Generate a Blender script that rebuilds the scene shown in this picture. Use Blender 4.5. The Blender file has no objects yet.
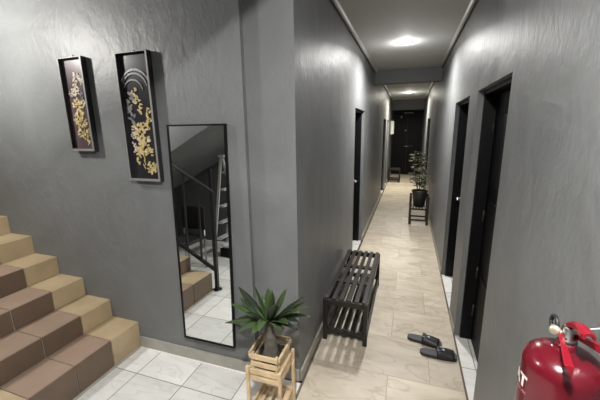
import bpy, bmesh, math, random
from mathutils import Vector, Matrix
scene = bpy.context.scene
C = scene.collection
PI = math.pi

# ------------------------------------------------------------------ camera, world, exposure
H = 1.782
PITCH, YAW, ROLL, FPX = 0.2151, -0.3285, -0.0148, 318.25
cd = bpy.data.cameras.new('camera'); cam = bpy.data.objects.new('camera', cd); C.objects.link(cam)
cd.sensor_width = 36; cd.lens = FPX * 36 / 600; cd.clip_start = 0.02
fw = Vector((math.sin(YAW)*math.cos(PITCH), math.cos(YAW)*math.cos(PITCH), -math.sin(PITCH)))
rt = Vector((math.cos(YAW), -math.sin(YAW), 0)); up = rt.cross(fw)
r2 = rt*math.cos(ROLL) + up*math.sin(ROLL); u2 = -rt*math.sin(ROLL) + up*math.cos(ROLL)
m = Matrix((r2, u2, -fw)).transposed().to_4x4(); m.translation = (0, 0, H)
cam.matrix_world = m
scene.camera = cam
w = bpy.data.worlds.new('world'); scene.world = w; w.use_nodes = True
w.node_tree.nodes['Background'].inputs[0].default_value = (0.5, 0.53, 0.6, 1)
w.node_tree.nodes['Background'].inputs[1].default_value = 0.02
vs = scene.view_settings
vs.view_transform = 'Standard'; vs.look = 'None'; vs.exposure = 0.93; vs.gamma = 1; vs.use_curve_mapping = False
LAMP_CORRIDOR, LAMP_FAR, LAMP_LOBBY, LAMP_STAIR = 31, 46, 29, 51

# ------------------------------------------------------------------ materials
def mat(name, col, rough=.5, metal=0, spec=.5, bump=0, bscale=40, bdist=.002, vary=0, vscale=6, emit=0):
    M = bpy.data.materials.new(name); M.use_nodes = True
    nt = M.node_tree; b = nt.nodes['Principled BSDF']
    b.inputs['Base Color'].default_value = (*col, 1); b.inputs['Roughness'].default_value = rough
    b.inputs['Metallic'].default_value = metal; b.inputs['Specular IOR Level'].default_value = spec
    if emit:
        b.inputs['Emission Color'].default_value = (*col, 1); b.inputs['Emission Strength'].default_value = emit
    if bump or vary:
        tc = nt.nodes.new('ShaderNodeTexCoord')
    if vary:
        n = nt.nodes.new('ShaderNodeTexNoise'); n.inputs['Scale'].default_value = vscale; n.inputs['Detail'].default_value = 6
        nt.links.new(tc.outputs['Object'], n.inputs['Vector'])
        r = nt.nodes.new('ShaderNodeValToRGB')
        r.color_ramp.elements[0].position = .3; r.color_ramp.elements[1].position = .7
        r.color_ramp.elements[0].color = (*[c*(1-vary) for c in col], 1)
        r.color_ramp.elements[1].color = (*[min(1, c*(1+vary)) for c in col], 1)
        nt.links.new(n.outputs['Fac'], r.inputs['Fac']); nt.links.new(r.outputs['Color'], b.inputs['Base Color'])
    if bump:
        n = nt.nodes.new('ShaderNodeTexNoise'); n.inputs['Scale'].default_value = bscale; n.inputs['Detail'].default_value = 4
        nt.links.new(tc.outputs['Object'], n.inputs['Vector'])
        bp = nt.nodes.new('ShaderNodeBump'); bp.inputs['Strength'].default_value = bump; bp.inputs['Distance'].default_value = bdist
        nt.links.new(n.outputs['Fac'], bp.inputs['Height']); nt.links.new(bp.outputs['Normal'], b.inputs['Normal'])
    return M

def wall_mat(name, col, rough, strength):
    # painted skim coat: broad trowel sweeps plus fine vertical drag marks
    M = bpy.data.materials.new(name); M.use_nodes = True
    nt = M.node_tree; N = nt.nodes; L = nt.links; b = N['Principled BSDF']
    b.inputs['Roughness'].default_value = rough; b.inputs['Specular IOR Level'].default_value = .42
    tc = N.new('ShaderNodeTexCoord')
    def noise(scale, vec_scale, detail=4, dist=0):
        mp = N.new('ShaderNodeMapping'); mp.inputs['Scale'].default_value = vec_scale
        L.new(tc.outputs['Object'], mp.inputs['Vector'])
        n = N.new('ShaderNodeTexNoise'); n.inputs['Scale'].default_value = scale; n.inputs['Detail'].default_value = detail
        n.inputs['Distortion'].default_value = dist
        L.new(mp.outputs['Vector'], n.inputs['Vector']); return n.outputs['Fac']
    a = noise(2.2, (1, 1, .8), 5, 1.2); c = noise(7, (1, 1, .55), 6, 1.4); f = noise(24, (1, 1, .5), 5, 1.0)
    m1 = N.new('ShaderNodeMath'); m1.operation = 'MULTIPLY_ADD'; L.new(c, m1.inputs[0]); m1.inputs[1].default_value = .35; L.new(a, m1.inputs[2])
    m2 = N.new('ShaderNodeMath'); m2.operation = 'MULTIPLY_ADD'; L.new(f, m2.inputs[0]); m2.inputs[1].default_value = .22; L.new(m1.outputs[0], m2.inputs[2])
    bp = N.new('ShaderNodeBump'); bp.inputs['Strength'].default_value = strength; bp.inputs['Distance'].default_value = .02
    L.new(m2.outputs[0], bp.inputs['Height']); L.new(bp.outputs['Normal'], b.inputs['Normal'])
    r = N.new('ShaderNodeValToRGB'); r.color_ramp.elements[0].position = .3; r.color_ramp.elements[1].position = .72
    r.color_ramp.elements[0].color = (*[x*.9 for x in col], 1); r.color_ramp.elements[1].color = (*[x*1.1 for x in col], 1)
    L.new(a, r.inputs['Fac']); L.new(r.outputs['Color'], b.inputs['Base Color'])
    return M

def tile_mat(name, c1, c2, vein, grout, tw, th, offset, origin, rough=.3, vscale=3, vstretch=(1, 1, 1), mortar=.004, veins=.5):
    M = bpy.data.materials.new(name); M.use_nodes = True
    nt = M.node_tree; N = nt.nodes; L = nt.links; b = N['Principled BSDF']
    b.inputs['Roughness'].default_value = rough; b.inputs['Specular IOR Level'].default_value = .4
    tc = N.new('ShaderNodeTexCoord')
    mp = N.new('ShaderNodeMapping'); mp.inputs['Location'].default_value = (-origin[0], -origin[1], 0)
    L.new(tc.outputs['Object'], mp.inputs['Vector'])
    br = N.new('ShaderNodeTexBrick'); br.offset = offset; br.offset_frequency = 2; br.squash = 1
    br.inputs['Scale'].default_value = 1; br.inputs['Mortar Size'].default_value = mortar; br.inputs['Mortar Smooth'].default_value = .2
    br.inputs['Brick Width'].default_value = tw; br.inputs['Row Height'].default_value = th; br.inputs['Bias'].default_value = 0
    br.inputs['Color1'].default_value = (.74, .74, .74, 1); br.inputs['Color2'].default_value = (1, 1, 1, 1); br.inputs['Mortar'].default_value = (1, 1, 1, 1)
    L.new(mp.outputs['Vector'], br.inputs['Vector'])
    m2 = N.new('ShaderNodeMapping'); m2.inputs['Scale'].default_value = vstretch; L.new(tc.outputs['Object'], m2.inputs['Vector'])
    # shift the figure tile by tile so that it does not run on over the joints
    ad = N.new('ShaderNodeVectorMath'); ad.operation = 'MULTIPLY_ADD'
    L.new(br.outputs['Color'], ad.inputs[0]); ad.inputs[1].default_value = (9, 7, 5); L.new(m2.outputs['Vector'], ad.inputs[2])
    n = N.new('ShaderNodeTexNoise'); n.inputs['Scale'].default_value = vscale; n.inputs['Detail'].default_value = 6; n.inputs['Distortion'].default_value = 1.0
    L.new(ad.outputs['Vector'], n.inputs['Vector'])
    r = N.new('ShaderNodeValToRGB'); r.color_ramp.elements[0].position = .32; r.color_ramp.elements[1].position = .66
    r.color_ramp.elements[0].color = (*c1, 1); r.color_ramp.elements[1].color = (*c2, 1); L.new(n.outputs['Fac'], r.inputs['Fac'])
    # thin veins where a second noise passes its middle
    n2 = N.new('ShaderNodeTexNoise'); n2.inputs['Scale'].default_value = vscale*.8; n2.inputs['Detail'].default_value = 3; n2.inputs['Distortion'].default_value = 1.6
    L.new(ad.outputs['Vector'], n2.inputs['Vector'])
    vr = N.new('ShaderNodeValToRGB'); e = vr.color_ramp.elements
    e[0].position = .47; e[0].color = (0, 0, 0, 1); e[1].position = .50; e[1].color = (veins, veins, veins, 1)
    e2 = e.new(.525); e2.color = (0, 0, 0, 1)
    L.new(n2.outputs['Fac'], vr.inputs['Fac'])
    mx = N.new('ShaderNodeMixRGB'); L.new(vr.outputs['Color'], mx.inputs['Fac']); L.new(r.outputs['Color'], mx.inputs[1]); mx.inputs[2].default_value = (*vein, 1)
    mv = N.new('ShaderNodeMixRGB'); mv.blend_type = 'MULTIPLY'; mv.inputs['Fac'].default_value = .7
    L.new(mx.outputs[0], mv.inputs[1]); L.new(br.outputs['Color'], mv.inputs[2])
    mg = N.new('ShaderNodeMixRGB'); L.new(br.outputs['Fac'], mg.inputs['Fac']); L.new(mv.outputs[0], mg.inputs[1]); mg.inputs[2].default_value = (*grout, 1)
    L.new(mg.outputs[0], b.inputs['Base Color'])
    bp = N.new('ShaderNodeBump'); bp.inputs['Strength'].default_value = .3; bp.inputs['Distance'].default_value = .002; bp.invert = True
    L.new(br.outputs['Fac'], bp.inputs['Height']); L.new(bp.outputs['Normal'], b.inputs['Normal'])
    return M

WALL = wall_mat('grey_wall_paint', (.170, .175, .176), .46, .5)
WALL2 = wall_mat('grey_wall_paint_smooth', (.162, .168, .169), .48, .5)
CEIL = mat('ceiling_paint', (.50, .50, .49), .75, spec=.2, bump=.15, bscale=5, bdist=.02)
BEAM = mat('beam_paint', (.11, .113, .115), .5)
CORNICE = mat('cornice_paint', (.42, .42, .41), .45)
BLACK = mat('black_frame', (.0035, .0035, .004), .42, spec=.2)
DOORM = mat('black_door', (.0035, .0033, .0033), .5, spec=.14, vary=.3, vscale=3)
WTILE = tile_mat('white_tile', (.74, .73, .70), (.84, .83, .80), (.52, .51, .48), (.22, .21, .19), .405, .405, 0, (-1.86, 1.565 - .405*4), .25, 2.2, (1, 3.2, 1), .0035, .35)
BTILE = tile_mat('beige_tile', (.455, .39, .30), (.62, .55, .445), (.33, .26, .18), (.38, .31, .22), .58, .46, .5, (-.635, 2.12 - .46*8), .45, 2.8, (.9, 1.9, 1), .0035, .45)
SKIRT = mat('skirting_tile', (.30, .275, .235), .4, vary=.15, vscale=8)
SKIRTW = mat('skirting_tile_lobby', (.36, .34, .30), .45, vary=.12, vscale=9)
TRIM = mat('brown_edge_trim', (.10, .07, .045), .5)
TRIMW = mat('white_grout_line', (.8, .79, .76), .5)
TAN = mat('tan_stair_tile', (.42, .325, .20), .55, vary=.12, vscale=5, bump=.1)
BROWN = mat('brown_stair_tile', (.30, .215, .16), .5, vary=.12, vscale=4, bump=.1)
BROWN2 = mat('dark_brown_stair_tile', (.125, .085, .058), .5, vary=.12, vscale=4, bump=.1)
GROUT = mat('stair_grout', (.55, .48, .39), .7)
METAL = mat('black_painted_metal', (.016, .016, .017), .38)
BWOOD = mat('black_stained_wood', (.012, .010, .009), .38, bump=.2, bscale=30)
PINE = mat('raw_pine', (.58, .44, .27), .6, vary=.22, vscale=14, bump=.25, bscale=60)
CHROME = mat('brushed_steel', (.75, .75, .74), .25, 1)
DKSTEEL = mat('dull_steel', (.35, .34, .33), .35, 1)
SILVERF = mat('silver_grey_frame', (.20, .195, .185), .45)
LACQ = mat('black_lacquer', (.022, .020, .024), .22)
LACQP = mat('plum_lacquer', (.085, .058, .064), .3, vary=.4, vscale=5)
GOLD = mat('gold_shell_inlay', (.47, .375, .17), .45, .0, vary=.35, vscale=60)
PEARL = mat('pearl_shell_inlay', (.55, .47, .39), .3, 0, vary=.2, vscale=60)
GREYSH = mat('grey_shell_inlay', (.17, .17, .17), .35, vary=.3, vscale=40)
MIRROR = mat('mirror_glass', (.86, .88, .87), .01, 1)
LEAF = mat('palm_leaf', (.045, .078, .025), .42, vary=.35, vscale=10)
LEAFD = mat('palm_leaf_dark', (.016, .028, .013), .45, vary=.3, vscale=10)
TRUNK = mat('palm_trunk', (.10, .09, .075), .8, vary=.35, vscale=30, bump=.6, bscale=50, bdist=.006)
SOIL = mat('dark_soil', (.022, .018, .014), .9, bump=.8, bscale=80, bdist=.01)
POT = mat('black_pot', (.022, .022, .024), .4)
VLEAF = mat('dark_variegated_leaf', (.022, .032, .017), .4, vary=.4, vscale=20)
VRIM = mat('cream_leaf_edge', (.16, .15, .085), .45)
RED = mat('red_enamel', (.10, .0035, .010), .22, spec=.6)
RED.node_tree.nodes['Principled BSDF'].inputs['Coat Weight'].default_value = .2
REDH = mat('red_handle', (.22, .008, .018), .28)
WHITEP = mat('white_plastic', (.80, .80, .76), .45)
WHITELET = mat('white_lettering', (.72, .70, .68), .5)
FADED = mat('faded_lettering', (.40, .14, .16), .5)
BRASS = mat('pale_brass', (.62, .55, .42), .35, .8)
RUBBER = mat('black_rubber', (.014, .014, .016), .5)
FOAM = mat('sandal_foam', (.016, .016, .022), .55, bump=.2, bscale=120)
INSOLE = mat('grey_insole', (.05, .053, .06), .6)
LOGO = mat('silver_print', (.6, .6, .6), .4)
LAMPM = mat('lamp_diffuser', (1, .985, .95), .4, emit=30)
LAMPR = mat('lamp_rim', (.75, .75, .74), .4)
PALE = mat('pale_grey_metal', (.45, .45, .43), .4)
CLOTH = mat('white_cloth', (.6, .6, .58), .8)

# ------------------------------------------------------------------ mesh helpers
class MB:
    def __init__(s): s.bm = bmesh.new()
    def _mi(s, faces, mi):
        for f in faces: f.material_index = mi
    def hexa(s, P, mi=0, bev=0, seg=1):
        bm = s.bm
        v = [bm.verts.new(p) for p in P]
        fs = [bm.faces.new([v[i] for i in q]) for q in ((0,3,2,1),(4,5,6,7),(0,1,5,4),(1,2,6,5),(2,3,7,6),(3,0,4,7))]
        s._mi(fs, mi)
        if bev:
            es = list({e for f in fs for e in f.edges})
            r = bmesh.ops.bevel(bm, geom=es, offset=bev, segments=seg, affect='EDGES', profile=.5)
            s._mi(r['faces'], mi)
        return s
    def box(s, x0, x1, y0, y1, z0, z1, mi=0, bev=0, seg=1):
        return s.hexa([(x0,y0,z0),(x1,y0,z0),(x1,y1,z0),(x0,y1,z0),(x0,y0,z1),(x1,y0,z1),(x1,y1,z1),(x0,y1,z1)], mi, bev, seg)
    def bar(s, a, b, wd, th, upv=(0,0,1), mi=0, bev=0):
        a, b = Vector(a), Vector(b); d = (b-a).normalized(); u = Vector(upv)
        if abs(d.dot(u)) > .98: u = Vector((0,1,0))
        sd = d.cross(u).normalized()*wd/2; u = sd.cross(d).normalized()*th/2
        P = [a-sd-u, a+sd-u, b+sd-u, b-sd-u, a-sd+u, a+sd+u, b+sd+u, b-sd+u]
        return s.hexa(P, mi, bev)
    def tube(s, pts, rad, n=10, mi=0, caps=True):
        bm = s.bm; pts = [Vector(p) for p in pts]
        rad = rad if isinstance(rad, (list, tuple)) else [rad]*len(pts)
        rings = []; ref = None
        for i, p in enumerate(pts):
            d = (pts[min(i+1, len(pts)-1)] - pts[max(i-1, 0)]).normalized()
            if ref is None:
                ref = Vector((0,0,1)) if abs(d.z) < .9 else Vector((1,0,0))
            x = d.cross(ref).normalized(); y = x.cross(d).normalized(); ref = y
            rings.append([bm.verts.new(p + (x*math.cos(2*PI*k/n) + y*math.sin(2*PI*k/n))*rad[i]) for k in range(n)])
        for A, B in zip(rings, rings[1:]):
            for k in range(n):
                f = bm.faces.new((A[k], A[(k+1)%n], B[(k+1)%n], B[k])); f.smooth = True; f.material_index = mi
        if caps:
            for R in (rings[0][::-1], rings[-1]): bm.faces.new(R).material_index = mi
        return s
    def lathe(s, prof, c=(0,0,0), n=32, mi=0, axis=None, smooth=True):
        bm = s.bm; c = Vector(c)
        q = Vector((0,0,1)).rotation_difference(Vector(axis)) if axis else None
        rings = []
        for r, z in prof:
            pts = [Vector((r*math.cos(2*PI*k/n), r*math.sin(2*PI*k/n), z)) for k in range(n)] if r > 1e-6 else [Vector((0,0,z))]
            rings.append([bm.verts.new(c + (q @ p if q else p)) for p in pts])
        for A, B in zip(rings, rings[1:]):
            for k in range(n):
                k2 = (k+1) % n
                if len(A) == 1 and len(B) == 1: continue
                if len(A) == 1: vs_ = (A[0], B[k2], B[k])
                elif len(B) == 1: vs_ = (A[k], A[k2], B[0])
                else: vs_ = (A[k], A[k2], B[k2], B[k])
                f = bm.faces.new(vs_); f.smooth = smooth; f.material_index = mi
        return s
    def prism(s, poly, off, mi=0):
        # closed polygon (3D points) extruded by a vector
        bm = s.bm; off = Vector(off)
        a = [bm.verts.new(p) for p in poly]; b = [bm.verts.new(Vector(p)+off) for p in poly]
        fs = [bm.faces.new(a[::-1]), bm.faces.new(b)]
        for i in range(len(a)): fs.append(bm.faces.new((a[i], a[(i+1)%len(a)], b[(i+1)%len(a)], b[i])))
        s._mi(fs, mi); return s
    def build(s, name, mats, parent=None, loc=None, fix=True):
        bm = s.bm
        if fix: bmesh.ops.recalc_face_normals(bm, faces=bm.faces[:])
        me = bpy.data.meshes.new(name); bm.to_mesh(me); bm.free()
        for M in (mats if isinstance(mats, (list, tuple)) else [mats]): me.materials.append(M)
        o = bpy.data.objects.new(name, me); C.objects.link(o)
        if parent is not None:
            o.parent = parent
            pw = Vector((0,0,0)); q = parent
            while q is not None: pw += q.location; q = q.parent
            if loc is None: o.location = -pw      # meshes are written in world coordinates
            else: o.location = loc
        elif loc is not None: o.location = loc
        return o

def tag(o, label=None, cat=None, group=None, kind=None):
    if label: o['label'] = label
    if cat: o['category'] = cat
    if group: o['group'] = group
    if kind: o['kind'] = kind
    return o
def thing(name, loc, label, cat, group=None):
    o = bpy.data.objects.new(name, None); C.objects.link(o); o.location = loc; o.empty_display_size = .1
    return tag(o, label, cat, group)
def structure(o, label, cat):
    return tag(o, label, cat, kind='structure')
def copy_tree(o, parent=None):
    c = o.copy(); C.objects.link(c)
    if parent is not None: c.parent = parent
    for ch in o.children: copy_tree(ch, c)
    return c

XR, XL = .468, -.660          # corridor wall faces
YW, YP = 1.832, 1.872         # mirror wall face, pier face
ZC = 2.814
YEND = 13.4

# ------------------------------------------------------------------ floors
b = MB(); b.box(-5, -.632, -1.0, YW+.02, -.12, 0)
structure(b.build('floor', WTILE), 'white veined tile floor of the stair lobby', 'floor')
b = MB(); b.box(-.632, .468, -1.0, YEND+.1, -.12, 0)
structure(b.build('floor', BTILE), 'beige stone tile floor running down the corridor', 'floor')
b = MB(); b.box(XR-.010, XR+.004, -1.0, YEND, -.02, .004)
structure(b.build('trim_1', TRIM), 'thin dark brown edge strip along the right of the corridor floor', 'floor trim')
b = MB(); b.box(-.640, -.628, -1.0, YEND, -.02, .004)
structure(b.build('trim_2', TRIM), 'thin dark edge strip along the left of the corridor floor', 'floor trim')

# ------------------------------------------------------------------ walls
R_OPEN = [(1.93, 2.79), (3.15, 4.05), (8.75, 10.1)]
L_OPEN = [(4.13, 5.02), (8.75, 9.65), (10.2, 11.0)]
DH = 2.052
def pierced(x0, x1, y0, y1, z1, opens):
    b = MB(); y = y0
    for a, c in opens:
        b.box(x0, x1, y, a, 0, z1); b.box(x0, x1, a, c, DH, z1); y = c
    b.box(x0, x1, y, y1, 0, z1); return b
structure(pierced(XR, XR+.17, -1.0, YEND+.1, ZC+.1, R_OPEN).build('wall_right', WALL), 'dark grey trowelled wall on the right of the corridor with black doors', 'wall')
structure(pierced(XL-.17, XL, YP+.13, YEND+.1, ZC+.1, L_OPEN).build('wall_left', WALL), 'dark grey trowelled wall on the left of the corridor behind the bench', 'wall')
b = MB(); b.box(-5.1, -.985, YW, YW+.17, 0, 5.5)
structure(b.build('wall_back', WALL2), 'grey wall with the mirror and two framed reliefs', 'wall')
b = MB(); b.box(-.985, XL, YP, YP+.13, 0, 5.5)
structure(b.build('wall_pier', WALL2), 'narrow grey wall face behind the potted palm', 'wall')
b = MB(); b.box(-5.1, .7, -1.15, -1.0, 0, 5.5)
structure(b.build('wall_front', mat('dark_grey_paint', (.075, .077, .078), .6)), 'grey wall under the upper stair flight seen in the mirror', 'wall')  # darker than the other walls: shade under the flight put into the colour
b = MB(); b.box(-5.1, -4.95, -1.0, YW, 0, 5.5)
structure(b.build('wall_landing', WALL2), 'grey wall at the stair landing', 'wall')
b = MB(); b.box(XL-.1, XR+.1, YEND, YEND+.15, 0, ZC)
structure(b.build('wall_end', BEAM), 'dark wall at the far end of the corridor', 'wall')
b = MB(); b.box(XL-.001, .7, -1.0, 2.0, ZC+.1, 5.5)
b2 = MB(); b2.box(-.62, -.5, -1.0, 2.0, ZC+.1, 5.5)
b.bm.free()
structure(b2.build('wall_upper', WALL2), 'grey wall of the upper stairwell', 'wall')
# ceilings
b = MB(); b.box(XL-.1, XR+.1, -1.0, YEND+.1, ZC, ZC+.12)
structure(b.build('ceiling', CEIL), 'grey painted corridor ceiling', 'ceiling')
b = MB(); b.box(-5.1, .7, -1.15, 2.0, 5.5, 5.6)
structure(b.build('ceiling', CEIL), 'ceiling of the upper stairwell', 'ceiling')
b = MB(); b.box(XL, XR, 6.22, 6.42, 2.585, ZC+.01)
structure(b.build('beam', BEAM), 'grey ceiling beam crossing the corridor', 'beam')
b = MB(); b.box(XL, XR, 12.55, 12.75, 2.46, ZC+.01)
structure(b.build('beam', BEAM), 'grey header before the dark end of the corridor', 'beam')
def cornice(name, s, xw, y0, y1, lab):
    b = MB()
    prof = [(0, -.012), (.012, -.012), (.018, -.030), (.030, -.034), (.040, -.028), (.050, -.012), (.050, .004), (0, .004)]
    b.prism([(xw + s*px, y0, ZC+pz) for px, pz in prof], (0, y1-y0, 0))
    b.prism([(xw + s*px, y0, ZC+pz) for px, pz in ((0, -.034), (.010, -.034), (.010, -.012), (0, -.012))], (0, y1-y0, 0), mi=1)  # dark strip coloured in as the shadow gap under the cornice
    structure(b.build(name, [CORNICE, TRIM]), lab, 'cornice')
cornice('trim_3', 1, XL, YP, 6.22, 'pale cornice along the left of the near ceiling')
cornice('trim_4', -1, XR, -1.0, 6.22, 'pale cornice along the right of the near ceiling')
cornice('trim_5', 1, XL, 6.42, 12.55, 'pale cornice along the left of the ceiling beyond the beam')
cornice('trim_6', -1, XR, 6.42, 12.55, 'pale cornice along the right of the ceiling beyond the beam')

# skirting
def skirt(name, segs, x0, x1, h, m, lab):
    b = MB()
    for a, c in segs: b.box(x0, x1, a, c, 0, h, bev=.003)
    structure(b.build(name, m), lab, 'skirting')
def gaps(y0, y1, opens):
    out = []; y = y0
    for a, c in opens: out.append((y, a)); y = c
    out.append((y, y1)); return out
skirt('baseboard_left', gaps(YP, YEND, L_OPEN), XL, XL+.018, .085, SKIRT, 'beige tile skirting along the left corridor wall')
skirt('baseboard_right', gaps(-1.0, YEND, R_OPEN), XR-.009, XR, .06, SKIRT, 'beige tile skirting along the right corridor wall')
b = MB(); b.box(-2.075, -.985, YW-.012, YW, 0, .098, bev=.003); b.box(-2.075, -.985, YW-.024, YW-.012, 0, .004, mi=1)
b.box(-.985, XL, YP-.012, YP, 0, .098, bev=.003)
structure(b.build('baseboard_back', [SKIRTW, TRIMW]), 'greige tile skirting below the tall mirror', 'skirting')

# upper stair flight (its shade falls on the mirror wall, its flank shows in the mirror)
def zu(x): return 1.602 + .527*(x+2.592)
def zv(x): return 2.573 + .525*(x+.52)
b = MB()
b.prism([(-3.9, -1.0, zu(-3.9)), (-1.7, -1.0, zu(-1.7)), (-1.7, -1.0, zu(-1.7)+.35), (-3.9, -1.0, zu(-3.9)+.35)], (0, 1.60, 0))
b.prism([(-1.7, -1.0, zv(-1.7)), (-.34, -1.0, zv(-.34)), (-.34, -1.0, ZC+.3), (-1.7, -1.0, zv(-1.7)+.35)], (0, 1.70, 0))  # unseen upper part, lowered and cut short to cast the wall shadow
structure(b.build('upper_flight', WALL2), 'grey underside and flank of the upper stair flight seen in the mirror', 'stair flight')

# ------------------------------------------------------------------ doors
def door(i, side, y0, y1, lab, handle=True, hinges=True, swap=False):
    s = 1 if side == 'r' else -1; xf = XR if side == 'r' else XL
    X = lambda d: xf + s*d
    def bx(b, d0, d1, a, c, z0, z1, mi=0, bev=0):
        return b.box(min(X(d0), X(d1)), max(X(d0), X(d1)), a, c, z0, z1, mi, bev)
    r = thing('door_%d' % i, (X(.12), (y0+y1)/2, 0), lab, 'door'); r['kind'] = 'structure'
    f = MB(); t = .03
    bx(f, .042, .17, y0, y0+t, 0, DH); bx(f, .042, .17, y1-t, y1, 0, DH); bx(f, .042, .17, y0+t, y1-t, DH-t, DH)
    f.build('door_frame', BLACK, r)
    l = MB(); bx(l, .125, .165, y0+t+.003, y1-t-.003, .012, DH-t-.003)
    n = 3; hh = (DH-.35)/n          # raised fields with a groove round each
    for k in range(n):
        z0 = .14 + k*(hh+.06)*.97
        bx(l, .117, .126, y0+t+.11, y1-t-.11, z0, z0+hh-.06, bev=.004)
    leaf = l.build('door_leaf', DOORM, r)
    yh = y0+t+.07 if swap else y1-t-.07
    d = 1 if swap else -1
    h = MB(); h.lathe([(0,0),(.026,0),(.026,.008),(.012,.010),(.012,.05),(0,.05)], (X(.125), yh, 1.0), 18, axis=(-s,0,0))
    h.tube([(X(.08), yh, 1.0), (X(.078), yh+d*.02, 1.0), (X(.08), yh+d*.12, 1.0)], .009, 10)
    if handle: h.build('door_handle', CHROME, leaf)
    else: h.bm.free()
    if hinges:
        yg = y1-t if swap else y0+t
        for z in (.28, .62, 1.10, 1.78):
            g = MB(); g.tube([(X(.118), yg, z-.05), (X(.118), yg, z+.05)], .008, 10); g.build('hinge', METAL, r)
    fl = MB(); fl.box(min(X(.0), X(.17)), max(X(.0), X(.17)), y0, y1, -.08, 0.0)
    structure(fl.build('floor', WTILE), 'white tile floor in the recess before %s' % lab.split(' with')[0], 'floor')
    bk = MB(); bk.box(min(X(.17), X(.2)), max(X(.17), X(.2)), y0-.05, y1+.05, 0, DH+.05)  # black panel in place of the unlit room
    structure(bk.build('wall_behind_door', BLACK), 'dark room behind the door', 'wall')
door(1, 'r', *R_OPEN[0], 'nearest black door in the right wall beside the sandals', swap=True)
door(2, 'r', *R_OPEN[1], 'second black door in the right wall with steel lever handle')
door(3, 'r', *R_OPEN[2], 'black door in the right wall behind the variegated plant')
door(4, 'l', *L_OPEN[0], 'black door in the left wall just past the slatted bench')
door(5, 'l', *L_OPEN[1], 'second black door in the left wall beyond the beam')
door(6, 'l', *L_OPEN[2], 'furthest black door in the left wall beside the small stool', handle=False)
# far end: black double-leaf door with steel bar
r = thing('door_7', (-.1, YEND-.03, 0), 'black door closing the far end of the corridor', 'door'); r['kind'] = 'structure'
f = MB(); f.box(XL, XL+.05, YEND-.08, YEND, 0, 2.44); f.box(XR-.05, XR, YEND-.08, YEND, 0, 2.44); f.box(XL, XR, YEND-.08, YEND, 2.40, 2.46); f.build('door_frame', BLACK, r)
for a, c in ((XL+.05, -.098), (-.094, XR-.05)):
    l = MB(); l.box(a, c, YEND-.055, YEND-.012, .01, 2.40); l.box(a+.07, c-.07, YEND-.062, YEND-.05, .15, 1.05, bev=.004); l.box(a+.07, c-.07, YEND-.062, YEND-.05, 1.25, 2.28, bev=.004)
    l.build('door_leaf', DOORM, r)
h = MB(); h.tube([(-.36, YEND-.09, 1.12), (.14, YEND-.09, 1.12)], .013, 10); h.box(-.36, -.33, YEND-.09, YEND-.05, 1.105, 1.135); h.box(.11, .14, YEND-.09, YEND-.05, 1.105, 1.135)
h.build('push_bar', DKSTEEL, r)
h = MB(); h.box(-.24, .10, YEND-.10, YEND-.05, 2.37, 2.395, bev=.004); h.build('door_closer', PALE, r)  # pale bar put in for the reflection along the top frame
h = MB(); h.lathe([(0,0),(.03,0),(.03,.012),(0,.014)], (-.16, YEND-.05, 1.72), 16, axis=(0,-1,0)); h.build('lock', PALE, r)  # pale disc put in for a glint on the dark door
h = MB(); h.box(-.36, -.31, YEND-.07, YEND-.05, 2.20, 2.28, bev=.004); h.build('sensor', PALE, r)  # pale patch put in for another glint high on the door

# ------------------------------------------------------------------ staircase
st = thing('staircase', (-3.2, 1.2, 0), 'tan and brown tiled staircase climbing left along the mirror wall', 'staircase')
NOSE = [(-2.08 - .283*i, (.228, .387, .548, .712, .880, 1.045, 1.208, 1.371)[i]) for i in range(8)]
YS0, YS1 = .665, YW-.001
rnd = random.Random(4)
for i, (xn, zn) in enumerate(NOSE):
    xb = NOSE[i+1][0] if i < 7 else -4.94
    zl = NOSE[i-1][1] if i else 0
    b = MB()
    # solid core, then tiles on riser and tread
    b.box(xb, xn-.010, YS0+.004, YS1, max(0, zl-.02), zn-.010, mi=3)
    ys = [YS1, 1.569, 1.285, 1.0, YS0]
    for k, (ya, yb) in enumerate(zip(ys, ys[1:])):
        mi = 0 if k in (0, 3) else (1 if (i+k) % 3 else 2)
        g = .003
        b.box(xn-.010, xn, yb+g, ya-g*(k > 0), zl+.001, zn, mi=0 if k == 0 else 2, bev=.0015)
        b.box(xb+.001, xn-.0102, yb+g, ya-g*(k > 0), zn-.010, zn, mi=mi if mi == 0 else 1)
    b.build('step', [TAN, BROWN, BROWN2, GROUT], st)
b = MB(); b.box(-2.080, -2.064, YS0, YW-.012, 0, .012); structure(b.build('trim_7', SKIRTW), 'greige strip at the foot of the staircase', 'floor trim')

# railing on the open side of the stairs (seen in the mirror)
rl = thing('stair_railing', (-2.05, .615, 0), 'black metal stair railing with newel post seen in the mirror', 'railing')
b = MB(); b.box(-2.072, -2.032, .595, .635, .006, 1.175, bev=.003); b.lathe([(0,0),(.055,0),(.055,.008),(0,.010)], (-2.052, .615, 0.0), 20); b.build('newel_post', METAL, rl)
hx0, hz0, sl = -2.052, 1.165, .567
b = MB(); b.bar((hx0+.01, .615, hz0-.006), (-4.1, .615, hz0 + sl*2.048), .045, .03, bev=.004); b.build('handrail', METAL, rl)
b = MB(); b.bar((hx0, .615, .235), (-4.1, .615, .235 + sl*2.048), .035, .03); b.build('lower_rail', METAL, rl)
for k in range(1, 11):
    x = hx0 - .19*k
    b = MB(); b.box(x-.010, x+.010, .605, .625, .235 + sl*(hx0-x), hz0 + sl*(hx0-x)); b.build('baluster', METAL, rl)

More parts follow.
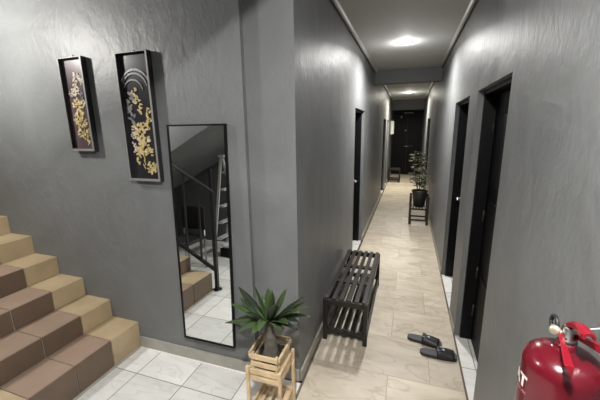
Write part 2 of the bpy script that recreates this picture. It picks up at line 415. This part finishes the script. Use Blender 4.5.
# things under the upper flight, seen only in the mirror
ld_ = thing('step_ladder', (-2.55, -.46, 0), 'white folding step ladder at the right edge of the mirror', 'ladder')
for y in (-.64, -.30):
    b = MB(); b.bar((-2.70, y, 0), (-2.50, y, 1.50), .022, .04, upv=(1, 0, 0), bev=.003); b.build('front_rail', PALE, ld_)
    b = MB(); b.bar((-2.17, y, 0), (-2.47, y, 1.48), .024, .03, upv=(1, 0, 0), bev=.003); b.build('rear_leg', PALE, ld_)
for z in (.27, .52, .77, 1.02, 1.27):
    x = -2.70 + .20*z/1.5
    b = MB(); b.box(x-.005, x+.085, -.626, -.314, z, z+.022, bev=.003); b.build('tread', PALE, ld_)
b = MB(); b.box(-2.535, -2.445, -.66, -.28, 1.50, 1.53, bev=.005); b.build('top_cap', PALE, ld_)
bo = MB(); bo.box(-2.62, -2.40, -.60, -.34, .003, .13, bev=.006); tag(bo.build('storage_box', BLACK), 'low black box on the floor under the white step ladder, in the mirror', 'box')
b = MB(); b.box(-2.60, -2.42, -.58, -.36, .1305, .19, bev=.02); tag(b.build('folded_cloth', CLOTH), 'white folded cloth on the black box under the step ladder, in the mirror', 'cloth')
b = MB(); b.box(-2.495, -2.465, .0, .03, 0, 1.36); tag(b.build('wooden_pole', BWOOD), 'dark upright pole beside the step ladder, in the mirror', 'pole')
ch = thing('dining_chair', (-2.72, .25, 0), 'dark chair with rounded back behind the railing, in the mirror', 'chair')
b = MB(); b.box(-2.92, -2.55, .06, .45, .42, .46, bev=.012); b.build('seat', RUBBER, ch)
b = MB(); b.box(-2.92, -2.55, .07, .10, .54, .86, bev=.012, seg=2); b.build('backrest', RUBBER, ch)
for x in (-2.9, -2.57):
    for y, zz in ((.085, .60), (.43, .42)):
        b = MB(); b.tube([(x, y, 0), (x, y, zz)], .012, 8); b.build('leg', DKSTEEL, ch)

# ------------------------------------------------------------------ lamps
def disc_lamp(x, y, z, lab, power, rr=.075, col=(1, .98, .95), side=.10):
    t = thing('ceiling_light', (x, y, z), lab, 'ceiling light', 'round ceiling lights')
    b = MB(); b.lathe([(rr-.006, -.012), (rr+.004, -.012), (rr+.012, -.004), (rr+.012, 0), (rr-.006, 0)], (x, y, z), 36); b.build('rim', LAMPR, t)
    b = MB(); b.lathe([(0, -.022), (rr*.5, -.020), (rr*.85, -.014), (rr-.007, -.004), (rr-.007, 0)], (x, y, z), 36); b.build('diffuser', LAMPM, t)
    ld = bpy.data.lights.new('lamp_glow', 'AREA'); ld.shape = 'DISK'; ld.size = .13; ld.spread = math.radians(160); ld.energy = power; ld.color = col
    lo = bpy.data.objects.new('lamp_glow', ld); C.objects.link(lo); lo.parent = t; lo.location = (0, 0, -.027)
    ld = bpy.data.lights.new('lamp_side_glow', 'POINT'); ld.shadow_soft_size = .025; ld.energy = power*side; ld.color = col
    lo = bpy.data.objects.new('lamp_side_glow', ld); C.objects.link(lo); lo.parent = t; lo.location = (0, 0, -.085)
    return t
disc_lamp(-.11, 4.39, ZC, 'round ceiling light before the beam in the corridor', LAMP_CORRIDOR)
disc_lamp(-.085, 10.2, ZC, 'round ceiling light beyond the beam near the corridor end', LAMP_FAR, col=(1, .95, .82))
disc_lamp(-.10, 0, ZC, 'round ceiling light over the stair lobby', LAMP_LOBBY, side=1.9)
pt = thing('pendant_lamp', (-3.05, 1.05, 2.72), 'white globe pendant lamp hanging over the staircase', 'pendant lamp')
b = MB(); b.lathe([(0, -.06), (.03, -.052), (.052, -.03), (.06, 0), (.052, .03), (.03, .052), (.012, .06)], (-3.05, 1.05, 2.72), 24); b.build('globe', LAMPM, pt)
b = MB(); b.lathe([(0, .06), (.02, .06), (.02, .10), (0, .11)], (-3.05, 1.05, 2.72), 16); b.tube([(-3.05, 1.05, 2.82), (-3.05, 1.05, 5.5)], .004, 6); b.build('cord', RUBBER, pt)
ld = bpy.data.lights.new('lamp_glow', 'POINT'); ld.energy = LAMP_STAIR; ld.shadow_soft_size = .06; ld.color = (1, .97, .92)
lo = bpy.data.objects.new('lamp_glow', ld); C.objects.link(lo); lo.parent = pt; lo.location = (0, -.0, -.13)

# ------------------------------------------------------------------ mirror (leans out slightly at the foot)
mr = thing('tall_mirror', (-1.345, 1.80, .22), 'tall narrow black framed mirror on the grey wall', 'mirror')
TX0, TX1, BX0, BX1 = -1.563, -1.110, -1.573, -1.132
ZT, ZB, YT, YB = 1.832, .224, 1.812, 1.785
def mp(u, v, d):   # u across, v up, d outwards from the glass
    xa, xb = BX0 + (TX0-BX0)*v, BX1 + (TX1-BX1)*v
    return (xa + (xb-xa)*u, YB + (YT-YB)*v - d, ZB + (ZT-ZB)*v)
fwu, fwv = .022, .0065
def mslab(b, u0, u1, v0, v1, d0, d1, mi=0):
    b.hexa([mp(u0,v0,d1), mp(u1,v0,d1), mp(u1,v0,d0), mp(u0,v0,d0), mp(u0,v1,d1), mp(u1,v1,d1), mp(u1,v1,d0), mp(u0,v1,d0)], mi)
b = MB(); mslab(b, 0, fwu, 0, 1, -.018, .006); mslab(b, 1-fwu, 1, 0, 1, -.018, .006); mslab(b, fwu, 1-fwu, 0, fwv, -.018, .006); mslab(b, fwu, 1-fwu, 1-fwv, 1, -.018, .006)
b.build('mirror_frame', BLACK, mr)
b = MB(); mslab(b, fwu, 1-fwu, fwv, 1-fwv, -.014, 0); b.build('mirror_glass', MIRROR, mr)
for u in (.2, .8):
    p = mp(u, .012, -.018); b = MB(); b.box(p[0]-.015, p[0]+.015, p[1], YW, p[2]-.01, p[2]+.012); b.build('wall_clip', METAL, mr)

# ------------------------------------------------------------------ framed reliefs
def relief(loc, wd, ht, lab, back, inlays, seed):
    x0, x1, z0, z1 = loc[0]-wd/2, loc[0]+wd/2, loc[2]-ht/2, loc[2]+ht/2
    dp = .042; yf = YW-.004-dp
    t = thing('framed_relief', (loc[0], YW-.004, z0), lab, 'framed relief', 'black framed floral reliefs')
    fr = MB(); fw_ = .012
    def side(a, c, e, f):
        fr.box(a, c, yf+.004, YW-.004, e, f, mi=1); fr.box(a, c, yf, yf+.004, e, f, mi=0, bev=.0012)
    side(x0, x0+.009, z0, z1); side(x1-.015, x1, z0, z1); side(x0+.009, x1-.015, z0, z0+.018); side(x0+.009, x1-.015, z1-.007, z1)
    fr.build('frame', [SILVERF, LACQ], t)
    pn = MB(); yb = yf+.028; pn.box(x0+.008, x1-.012, yb, yb+.008, z0+.012, z1-.006); panel = pn.build('panel', back, t)
    rn = random.Random(seed)
    def petal(b, cx, cz, ang, ln, wd_, mi):
        n = 8; pts = []
        for k in range(n):
            a = 2*PI*k/n; r = 1 + rn.uniform(-.18, .18)
            px, pz = ln/2*math.cos(a)*r, wd_/2*math.sin(a)*r
            pts.append((cx + px*math.cos(ang) - pz*math.sin(ang), yb-.0005, cz + px*math.sin(ang) + pz*math.cos(ang)))
        b.prism(pts, (0, -.003 - rn.random()*.003, 0), mi)
    iw, ih = wd-.026, ht-.03; ix, iz = x0+.011, z0+.02
    for kind, u, v, sz, mi in inlays:
        cx, cz = ix + u*iw, iz + v*ih; sz *= 1.38; bb = MB()
        if kind == 'flower':
            for k in range(rn.randint(20, 25)):
                a = rn.uniform(0, 2*PI); rr = sz*math.sqrt(rn.random())*.9
                petal(bb, cx + rr*math.cos(a), cz + rr*math.sin(a), a + rn.uniform(-.5, .5), sz*rn.uniform(.30, .55), sz*rn.uniform(.18, .34), mi if rn.random() < .85 else 1)
        elif kind == 'leaf':
            for k in range(9):
                petal(bb, cx + rn.uniform(-.35, .35)*sz, cz + (k-4)*sz*.17, rn.uniform(0, PI), sz*rn.uniform(.3, .5), sz*rn.uniform(.14, .24), mi)
        elif kind == 'arc':
            for k in range(14):
                a = PI*.82 - k*PI*.056
                petal(bb, cx + sz*math.cos(a), cz + sz*.95*math.sin(a), a + PI/2, sz*.30, sz*.10 + .003*math.sin(k*PI/13), mi)
        elif kind == 'stem':
            for k in range(7):
                petal(bb, cx + .010*math.sin(k*.8), cz + k*sz/7, PI/2 + .4*math.cos(k*.8), sz/5, .004, mi)
        bb.build({'flower': 'shell_flower', 'leaf': 'shell_leaf', 'arc': 'shell_feather', 'stem': 'shell_stem'}[kind], [GOLD, PEARL, GREYSH], panel)
    nl = MB(); nl.tube([(loc[0]+.005, YW, z1+.012), (loc[0]+.003, YW-.022, z1+.015)], .0035, 8)
    nl.tube([(loc[0]+.004, YW-.016, z1+.013), (loc[0]-.012, YW-.012, z1-.002)], .0015, 6); nl.tube([(loc[0]+.004, YW-.016, z1+.013), (loc[0]+.03, YW-.012, z1-.002)], .0015, 6)
    nl.build('hanging_nail', DKSTEEL, t)
relief((-2.345, 0, 1.986), .232, .668, 'smaller framed relief, plum panel with pale and gold shell flowers, left of the other', LACQP,
       [('flower', .55, .80, .030, 1), ('flower', .80, .76, .020, 1), ('flower', .45, .67, .034, 1), ('flower', .25, .64, .022, 1), ('leaf', .75, .60, .035, 2),
        ('flower', .45, .50, .036, 0), ('leaf', .65, .45, .05, 0), ('flower', .75, .52, .018, 1), ('flower', .42, .36, .04, 0), ('flower', .60, .30, .03, 0),
        ('leaf', .34, .27, .05, 0), ('flower', .40, .17, .028, 0), ('leaf', .66, .13, .05, 0), ('stem', .55, .12, .16, 0), ('leaf', .86, .18, .03, 0)], 3)
relief((-1.783, 0, 1.876), .272, .868, 'larger framed relief, black panel with golden shell flowers and grey bird, beside the mirror', LACQ,
       [('arc', .46, .74, .090, 2), ('arc', .44, .73, .078, 2), ('arc', .38, .71, .06, 2), ('leaf', .24, .62, .07, 2), ('leaf', .22, .52, .06, 2), ('leaf', .40, .68, .05, 0), ('leaf', .52, .61, .055, 0), ('leaf', .80, .52, .05, 0), ('leaf', .76, .46, .04, 0),
        ('flower', .38, .40, .044, 0), ('flower', .60, .43, .03, 0), ('flower', .22, .36, .020, 1), ('flower', .55, .28, .055, 0), ('flower', .36, .24, .032, 0),
        ('leaf', .18, .26, .035, 1), ('flower', .72, .22, .026, 0), ('stem', .46, .10, .14, 0), ('flower', .70, .09, .034, 0), ('leaf', .86, .09, .03, 0), ('leaf', .30, .17, .04, 0)], 8)

# ------------------------------------------------------------------ slatted bench
def bench(name, x0, x1, y0, y1, h, lab, cat, shelf=True, nsl=6, lt=.036, along=True):
    t = thing(name, ((x0+x1)/2, (y0+y1)/2, 0), lab, cat)
    for x in (x0, x1-lt):
        for y in (y0, y1-lt):
            b = MB(); b.box(x, x+lt, y, y+lt, 0, h-.004, bev=.003); b.build('leg', BWOOD, t)
    b = MB()
    for y in (y0, y1-.024): b.box(x0+lt, x1-lt, y+.001, y+.023, h-.055, h-.006, bev=.002)
    for x in (x0+.004, x1-.026): b.box(x, x+.022, y0+lt, y1-lt, h-.055, h-.006, bev=.002)
    b.build('seat_frame', BWOOD, t)
    b = MB(); wd = (x1-x0); p = wd/nsl; sw = p*.58
    for k in range(nsl):
        xa = x0 + p*(k+.5) - sw/2; b.box(xa, xa+sw, y0+.002, y1-.002, h-.004, h+.010, bev=.002)
    for f in ((.30, .36, .64, .70) if along else (.5,)):
        pass
    if along:
        for f in (.33, .64): yc = y0 + (y1-y0)*f; b.box(x0+.02, x1-.02, yc-.028, yc+.028, h-.024, h-.0045)
    b.build('seat', BWOOD, t)
    if shelf:
        b = MB(); zs = .115
        for y in (y0+.004, y1-.026): b.box(x0+lt, x1-lt, y, y+.022, zs-.04, zs)
        for x in (x0+.006, x1-.028): b.box(x, x+.022, y0+lt, y1-lt, zs-.04, zs)
        b.build('shelf_rail', BWOOD, t)
        b = MB()
        for k in range(nsl-1):
            xa = x0 + .03 + (wd-.06)*(k+.5)/(nsl-1) - sw*.45; b.box(xa, xa+sw*.9, y0+.005, y1-.005, zs+.0005, zs+.012, bev=.002)
        b.build('shelf', BWOOD, t)
    return t
bench('slatted_bench', -.622, -.245, 2.385, 3.545, .392, 'black slatted wooden bench with lower shelf along the left wall', 'bench')
bench('slatted_stool', -.635, -.235, 11.22, 11.62, .47, 'small black slatted stool at the far end by the left wall', 'stool', nsl=5, along=False)

# ------------------------------------------------------------------ sandals
def sandal(x, y, ang, lab, flip):
    t = thing('slide_sandal', (x, y, 0), lab, 'sandal', 'pair of black slide sandals')
    n = 22; L_ = .278
    def half(u):   # half width along the length, u 0 heel .. 1 toe
        return .036 + .012*u + .004*math.sin(u*PI) if .1 < u < .9 else (.036+.012*u)*math.sqrt(max(.0, 1-((.1-u)/.1 if u <= .1 else (u-.9)/.1)**2))
    def outline(k):
        pts = []
        us = [0, .012, .035, .065, .1] + [.1+.8*i/10 for i in range(1, 11)] + [.93, .96, .985, 1]
        for u in us: pts.append((u*L_, half(u)*k + flip*.006*math.sin(u*PI)))
        for u in us[::-1][1:-1]: pts.append((u*L_, -half(u)*k + flip*.006*math.sin(u*PI)))
        return pts
    b = MB(); b.prism([(px-L_/2, py, .0005) for px, py in outline(1)], (0, 0, .020)); so = b.build('sole', FOAM, t, loc=(0,0,0))
    b = MB(); b.prism([(px-L_/2, py, .0206) for px, py in outline(.86)], (0, 0, .003)); b.build('insole', INSOLE, t, loc=(0,0,0))
    # wide strap arched over the front half, open at the toe
    b = MB(); cols = []
    for i in range(9):
        u = .44 + .47*i/8; row = []
        hw = half(u) + .004; hgt = .066 - .026*i/8
        for layer in (0, .004):
            for k in range(13):
                a = PI*k/12
                row.append(b.bm.verts.new((u*L_-L_/2, (hw+layer)*math.cos(a), .008 + (hgt+layer)*max(0, math.sin(a))**.8)))
        cols.append(row)
    for A, B in zip(cols, cols[1:]):
        for o_ in (0, 13):
            for k in range(12):
                f = b.bm.faces.new((A[o_+k], A[o_+k+1], B[o_+k+1], B[o_+k])); f.smooth = True
        for k in (0, 12): b.bm.faces.new((A[k], A[k+13], B[k+13], B[k]))
    for R in (cols[0], cols[-1]):
        for k in range(12): b.bm.faces.new((R[k], R[k+1], R[k+14], R[k+13]))
    sp = b.build('strap', RUBBER, t, loc=(0,0,0))
    b = MB()
    for (ua, ka) in ((.55, 7.2), (.62, 4.6)):
        hw = half(ua)+.009; a = PI*ka/12; hgt = .0615
        p = Vector((ua*L_-L_/2, hw*math.cos(a), .009 + hgt*math.sin(a)**.8))
        b.bar(p + Vector((-.030, -.006, .0005)), p + Vector((.026, .008, -.004)), .015, .005, upv=(0, math.cos(a), math.sin(a)))
    b.build('strap_print', LOGO, sp, loc=(0,0,0))
    t.rotation_euler = (0, 0, ang)
sandal(.215, 2.605, math.radians(-10), 'black slide sandal further from the camera, nearer the corridor middle', 1)
sandal(.314, 2.462, math.radians(2), 'black slide sandal nearer the camera, beside the right doorway', -1)

# ------------------------------------------------------------------ crate planter and palm
CX, CY = -.738, 1.562
sx, sy = .114, .122
ps = thing('plant_stand', (CX, CY, 0), 'raw pine open crate stand on the tile floor holding a smaller crate', 'plant stand')
for ax in (-1, 1):
    for ay in (-1, 1):
        x, y = CX+ax*(sx-.010), CY+ay*(sy-.010)
        b = MB(); b.box(x-.010, x+.010, y-.010, y+.010, 0, .415, bev=.002); b.build('post', PINE, ps)
def panel4(zs, hx, hy, th, name, parent, hgt, bev=.0015):
    for nm in range(4):
        b = MB()
        for z in zs:
            if nm == 0: b.box(CX-hx, CX+hx, CY-hy-th, CY-hy, z, z+hgt, bev=bev)
            if nm == 1: b.box(CX-hx, CX+hx, CY+hy, CY+hy+th, z, z+hgt, bev=bev)
            if nm == 2: b.box(CX-hx-th, CX-hx, CY-hy, CY+hy, z, z+hgt, bev=bev)
            if nm == 3: b.box(CX+hx, CX+hx+th, CY-hy, CY+hy, z, z+hgt, bev=bev)
        b.build(name, PINE, parent)
panel4((.322, .366), sx-.021, sy-.021, .010, 'side_slats', ps, .032)
panel4((.055, .10), sx-.021, sy-.021, .010, 'side_slats', ps, .032)
b = MB()
for k in range(4):
    x = CX - .068 + k*.0455; b.box(x-.013, x+.013, CY-sy+.024, CY+sy-.024, .088, .098, bev=.001)
b.build('bottom_slats', PINE, ps)
for yy in (-.06, .06):
    b = MB(); b.box(CX-sx+.022, CX+sx-.022, CY+yy-.01, CY+yy+.01, .296, .308); b.build('cross_rail', PINE, ps)
cr = thing('wooden_crate', (CX, CY, .309), 'smaller raw pine slatted crate around the palm, set into the crate stand', 'crate')
hx, hy = .084, .092
panel4((.318, .365, .412), hx, hy, .008, 'side_slats', cr, .034)
panel4((.470,), hx+.006, hy+.006, .013, 'rim', cr, .030)
for ax in (-1, 1):
    for ay in (-1, 1):
        b = MB(); x, y = CX+ax*(hx-.007), CY+ay*(hy-.007); b.box(x-.007, x+.007, y-.007, y+.007, .309, .496); b.build('corner_post', PINE, cr)
b = MB(); b.box(CX-hx, CX+hx, CY-hy, CY+hy, .3092, .316); b.build('base', PINE, cr)

pl = thing('potted_palm', (CX, CY, .317), 'small palm with thick ringed trunk growing in the wooden crate', 'plant')
b = MB(); b.lathe([(0, .3175), (.055, .3175), (.068, .455), (.071, .456), (.071, .447), (.066, .44)], (CX, CY, 0), 28); b.build('pot', POT, pl)
b = MB(); b.lathe([(.065, .43), (.05, .437), (.02, .442), (0, .442)], (CX, CY, 0), 20); b.build('soil', SOIL, pl)
b = MB(); tp = []; tr = []
for k in range(22):
    u = k/21; tp.append((CX + .004*math.sin(u*4), CY - .006*u, .435 + .222*u)); tr.append((.050 - .026*u**.6) * (1 + .06*(k % 2)))
b.tube(tp, tr, 16); b.build('trunk', TRUNK, pl)
crown = Vector((CX, CY-.006, .645))
def strap_leaf(tip, wd, bend, m_):
    tip = Vector(tip); d = tip - crown; L0 = d.length
    side = d.cross(Vector((0, 0, 1))).normalized()
    if side.length < .1: side = Vector((1, 0, 0))
    b = MB(); rows = []; n = 11
    for i in range(n):
        u = i/(n-1)
        p = crown + d*u + Vector((0, 0, bend*math.sin(u*PI))) + d*(.0)
        prof = ((.55 + 1.0*u - .35*u*u)) if u < .55 else (.55 + 1.0*.55 - .35*.3025)*(1-((u-.55)/.45)**2.1)
        hwid = max(.0012, wd/2*min(1, prof)*1.6)
        nrm = side.cross(d).normalized()
        if nrm.z < 0: nrm = -nrm
        row = []
        for k, (s_, dz) in enumerate(((-1, .0), (-.5, -.22), (0, -.34), (.5, -.22), (1, 0))):
            row.append(p + side*hwid*s_ + nrm*hwid*dz)
        rows.append((row, nrm))
    top = [[b.bm.verts.new(q + nr*.0022) for q in row] for row, nr in rows]; bot = [[b.bm.verts.new(q - nr*.0010) for q in row] for row, nr in rows]
    for i in range(n-1):
        for k in range(4):
            f = b.bm.faces.new((top[i][k], top[i][k+1], top[i+1][k+1], top[i+1][k])); f.smooth = True
            f = b.bm.faces.new((bot[i][k], bot[i+1][k], bot[i+1][k+1], bot[i][k+1])); f.smooth = True
        for k in (0, 4): b.bm.faces.new((top[i][k], bot[i][k], bot[i+1][k], top[i+1][k]))
    for i in (0, n-1):
        for k in range(4): b.bm.faces.new((top[i][k], top[i][k+1], bot[i][k+1], bot[i][k]))
    b.build('leaf', m_, pl)
LEAVES = [((-1.033, 1.536, 0.609), 0.036, 0.02), ((-1.005, 1.576, 0.725), 0.034, 0.01), ((-0.992, 1.656, 0.801), 0.036, 0), ((-0.816, 1.536, 0.897), 0.032, 0.0), ((-0.649, 1.636, 0.857), 0.04, 0), ((-0.522, 1.576, 0.851), 0.03, 0.012), ((-0.468, 1.506, 0.837), 0.032, 0.02), ((-0.484, 1.576, 0.731), 0.03, 0.03), ((-0.505, 1.436, 0.782), 0.034, 0.03), ((-0.908, 1.456, 0.618), 0.036, 0.03), ((-0.536, 1.656, 0.779), 0.028, 0.01), ((-0.998, 1.636, 0.589), 0.036, 0.02), ((-0.553, 1.396, 0.786), 0.036, 0.03), ((-0.688, 1.506, 0.904), 0.032, 0), ((-0.6, 1.356, 0.917), 0.036, 0.02), ((-0.753, 1.366, 0.698), 0.034, 0.04), ((-0.837, 1.676, 0.752), 0.034, 0), ((-0.834, 1.456, 0.763), 0.034, 0.02), ((-0.607, 1.426, 0.714), 0.036, 0.04), ((-0.72, 1.386, 0.717), 0.034, 0.05), ((-0.532, 1.436, 0.854), 0.034, 0.02), ((-0.75, 1.586, 0.873), 0.032, 0), ((-0.962, 1.616, 0.75), 0.03, 0.01), ((-0.547, 1.536, 0.66), 0.03, 0.03)]
for k, (tip, wd, bend) in enumerate(LEAVES): strap_leaf(tip, wd, bend, LEAFD if k % 3 == 2 else LEAF)

# ------------------------------------------------------------------ variegated plant on its black stand
fs = thing('flower_stand', (.23, 6.36, 0), 'black square flower stand by the right wall holding the variegated plant', 'plant stand')
fx0, fx1, fy0, fy1 = .072, .408, 6.20, 6.53
for x in (fx0, fx1-.03):
    for y in (fy0, fy1-.03):
        b = MB(); b.box(x-.006, x+.036, y-.004, y+.034, 0, .55, bev=.003); b.build('leg', BWOOD, fs)
for z in (.075, .285):
    b = MB()
    for y in (fy0+.004, fy1-.026): b.box(fx0+.03, fx1-.03, y, y+.022, z, z+.028)
    for x in (fx0+.004, fx1-.026): b.box(x, x+.022, fy0+.03, fy1-.03, z, z+.028)
    b.build('cross_rail', BWOOD, fs)
b = MB()
for k in range(5):
    x = fx0+.05 + k*.055; b.box(x, x+.03, fy0+.01, fy1-.01, .3135, .324)
b.build('slats', BWOOD, fs)
vp = thing('variegated_plant', (.24, 6.365, .3245), 'tall plant with cream edged leaves in a black pot on the flower stand', 'plant')
b = MB(); b.lathe([(0, .3245), (.10, .3245), (.135, .60), (.148, .62), (.148, .64), (.133, .64), (.125, .60)], (.24, 6.365, 0), 28); b.build('pot', POT, vp)
b = MB(); b.lathe([(.126, .605), (.06, .615), (0, .62)], (.24, 6.365, 0), 20); b.build('soil', SOIL, vp)
b = MB()
for (dx, dy, hh) in ((0, 0, 1.28), (.03, .02, 1.05), (-.03, -.01, .98)):
    b.tube([(.23+dx, 6.365+dy, .62), (.22+dx*1.5, 6.36+dy, .62+(hh-.62)*.5), (.19+dx*2.5, 6.36+dy*2, hh)], [.011, .009, .005], 8)
b.build('stem', TRUNK, vp)
rn = random.Random(11)
for k in range(64):
    u = k/63; z = .70 + u*.66
    ax_ = .225 - .055*u; rad = (.075 + .04*math.sin(u*PI*.95)) * rn.uniform(.5, 1.05)
    a = k*2.4
    c0 = Vector((ax_ + rad*.4*math.cos(a), 6.36 + rad*.4*math.sin(a), z)); d = Vector((math.cos(a), math.sin(a), rn.uniform(-.35, .7))).normalized()
    ln, wd = rn.uniform(.11, .17), rn.uniform(.065, .095)
    sd = d.cross(Vector((0, 0, 1))).normalized(); nr = sd.cross(d).normalized()
    b = MB()
    def ring(f, lift):
        out = []
        for j in range(14):
            t_ = 2*PI*j/14; wav = 1 + .10*math.sin(j*3.1 + k)
            out.append(c0 + d*(ln*.5 + ln*.5*f*math.cos(t_)*wav) + sd*(wd*.5*f*math.sin(t_)*wav) + nr*(lift + .010*math.sin(j*2.2 + k)*f - .03*(.5 + .5*f*math.cos(t_))**2))
        return out
    ri = [b.bm.verts.new(p) for p in ring(.74, .004)]; ro = [b.bm.verts.new(p) for p in ring(1, 0)]
    bi = [b.bm.verts.new(p - nr*.002) for p in ring(1, 0)]
    b.bm.faces.new(ri).material_index = 0
    for j in range(14):
        j2 = (j+1) % 14
        b.bm.faces.new((ri[j], ri[j2], ro[j2], ro[j])).material_index = 1
        b.bm.faces.new((ro[j], ro[j2], bi[j2], bi[j])).material_index = 1
    b.bm.faces.new(bi[::-1]).material_index = 0
    b.build('leaf', [VLEAF, VRIM], vp)

# ------------------------------------------------------------------ white box on the far left wall
wb = thing('meter_box', (XL+.05, 12.3, 1.62), 'small white box mounted on the far left wall', 'wall box')
b = MB(); b.box(XL, XL+.10, 12.15, 12.45, 1.60, 2.07, bev=.006); b.build('housing', WHITEP, wb)
b = MB(); b.box(XL+.10, XL+.108, 12.17, 12.43, 1.62, 2.05, bev=.003); b.build('cover', WHITEP, wb)

# ------------------------------------------------------------------ fire extinguisher on the right wall
EX, EY = .385, .842
fe = thing('fire_extinguisher', (EX, EY, .74), 'red fire extinguisher hung on the right wall near the camera', 'fire extinguisher')
b = MB(); prof = [(0, .742), (.06, .742), (.078, .748), (.083, .765), (.083, 1.205)]
for k in range(1, 11):
    a = PI/2*k/10; prof.append((.083 - .060*(1-math.cos(a)), 1.205 + .052*math.sin(a)))
prof += [(.021, 1.264), (.019, 1.278), (0, 1.278)]
b.lathe(prof, (EX, EY, 0), 56); tank = b.build('tank', RED, fe)
b = MB(); b.lathe([(0, 1.2782), (.017, 1.2782), (.017, 1.285), (.013, 1.288), (.013, 1.315), (.009, 1.320), (0, 1.320)], (EX, EY, 0), 24)
b.tube([(EX, EY, 1.298), (EX-.026, EY+.006, 1.298)], .007, 12); b.build('valve', DKSTEEL, fe)
b = MB(); b.lathe([(0, 0), (.010, 0), (.0115, .003), (.0115, .009), (.009, .011), (0, .011)], (EX-.023, EY+.006, 1.300), 24, axis=(-.62, -.70, .35)); b.build('gauge', BRASS, fe)
# carry handle: a channel whose two flanges spread apart, reaching out along the wall
b = MB(); A = Vector((EX, EY+.004, 1.296)); sd = Vector((1, 0, 0))
Bl = Vector((EX-.034, EY-.120, 1.288)); Br = Vector((EX+.046, EY-.118, 1.328))
for B_, o_ in ((Bl, -1), (Br, 1)):
    a0 = A + sd*.011*o_; tk = sd*.003*o_
    b.hexa([a0+Vector((0,0,-.006)), a0+tk+Vector((0,0,-.006)), B_+tk+Vector((0,0,-.020)), B_+Vector((0,0,-.020)), a0+Vector((0,0,.004)), a0+tk*3+Vector((0,0,.004)), B_+tk*6+Vector((0,0,.006)), B_+Vector((0,0,.004))])
b.box(EX-.014, EX+.014, EY-.012, EY+.016, 1.2885, 1.2925)
b.build('carry_handle', REDH, fe)
# squeeze lever above it, arched
b = MB(); secs = []
for i in range(11):
    u = i/10; c = Vector((EX + .002, EY + .020 - .100*u, 1.308 + .034*math.sin(min(1, u*1.15)*PI*.62) + .006*u)); hw = (.0085 + .005*u)*(1 if u < .95 else .8); sec = []
    for px, pz in ((-1, -1.1), (-1, 0), (-.6, .55), (0, .75), (.6, .55), (1, 0), (1, -1.1), (.7, -1.1), (.65, -.1), (-.65, -.1), (-.7, -1.1)):
        sec.append(b.bm.verts.new(c + Vector((px*hw, 0, pz*.009))))
    secs.append(sec)
for S, T in zip(secs, secs[1:]):
    for k in range(11): b.bm.faces.new((S[k], S[(k+1)%11], T[(k+1)%11], T[k]))
for S in (secs[0], secs[-1][::-1]): b.bm.faces.new(S)
b.build('squeeze_lever', REDH, fe)
b = MB(); pts = [(EX-.018, EY+.030 + .017*math.cos(a), 1.304 + .019*math.sin(a)) for a in [PI*2*k/24 for k in range(25)]]
b.tube(pts, .0045, 8); b.build('pin_ring', RUBBER, fe)
b = MB(); b.tube([(EX+.012, EY-.035, 1.335), (EX+.030, EY-.052, 1.352)], .0012, 6); b.build('pull_tie', WHITEP, fe)
b = MB(); b.tube([(EX+.012, EY+.012, 1.29), (EX+.035, EY+.055, 1.28), (EX+.055, EY+.082, 1.20), (EX+.058, EY+.088, .95), (EX+.05, EY+.085, .80)], .009, 12); b.build('hose', RUBBER, fe)
b = MB(); b.box(EX-.02, EX+.02, EY+.076, EY+.08, 1.05, 1.15); b.bm.clear(); b.box(EX+.082, XR, EY-.02, EY+.02, 1.00, 1.16, bev=.002); b.build('wall_bracket', METAL, fe)
# white lettering wrapped round the tank
def wrap_text(txt, size, ang0, z, material, name):
    cu = bpy.data.curves.new(name, 'FONT'); cu.body = txt; cu.size = size; cu.offset = size*.045; cu.space_character = .95
    to = bpy.data.objects.new(name, cu); C.objects.link(to)
    bpy.context.view_layer.update()
    me = bpy.data.meshes.new_from_object(to.evaluated_get(bpy.context.evaluated_depsgraph_get()))
    C.objects.unlink(to); bpy.data.objects.remove(to)
    bm = bmesh.new(); bm.from_mesh(me); bpy.data.meshes.remove(me)
    bmesh.ops.triangulate(bm, faces=bm.faces[:])
    for _ in range(2):
        es = [e for e in bm.edges if e.calc_length() > .006]
        if es: bmesh.ops.subdivide_edges(bm, edges=es, cuts=1, use_grid_fill=False); bmesh.ops.triangulate(bm, faces=bm.faces[:])
    for v in bm.verts:
        a = ang0 + v.co.x/0.0836; zz = v.co.y
        v.co = Vector((EX + 0.0836*math.cos(a), EY + 0.0836*math.sin(a), z + zz))
    q = MB(); q.bm.free(); q.bm = bm
    return q.build(name, material, tank, fix=False)
wrap_text('ALAT', .045, math.radians(128), 1.146, WHITELET, 'lettering')
wrap_text('PEMADAM API', .012, math.radians(152), 1.130, FADED, 'small_lettering')
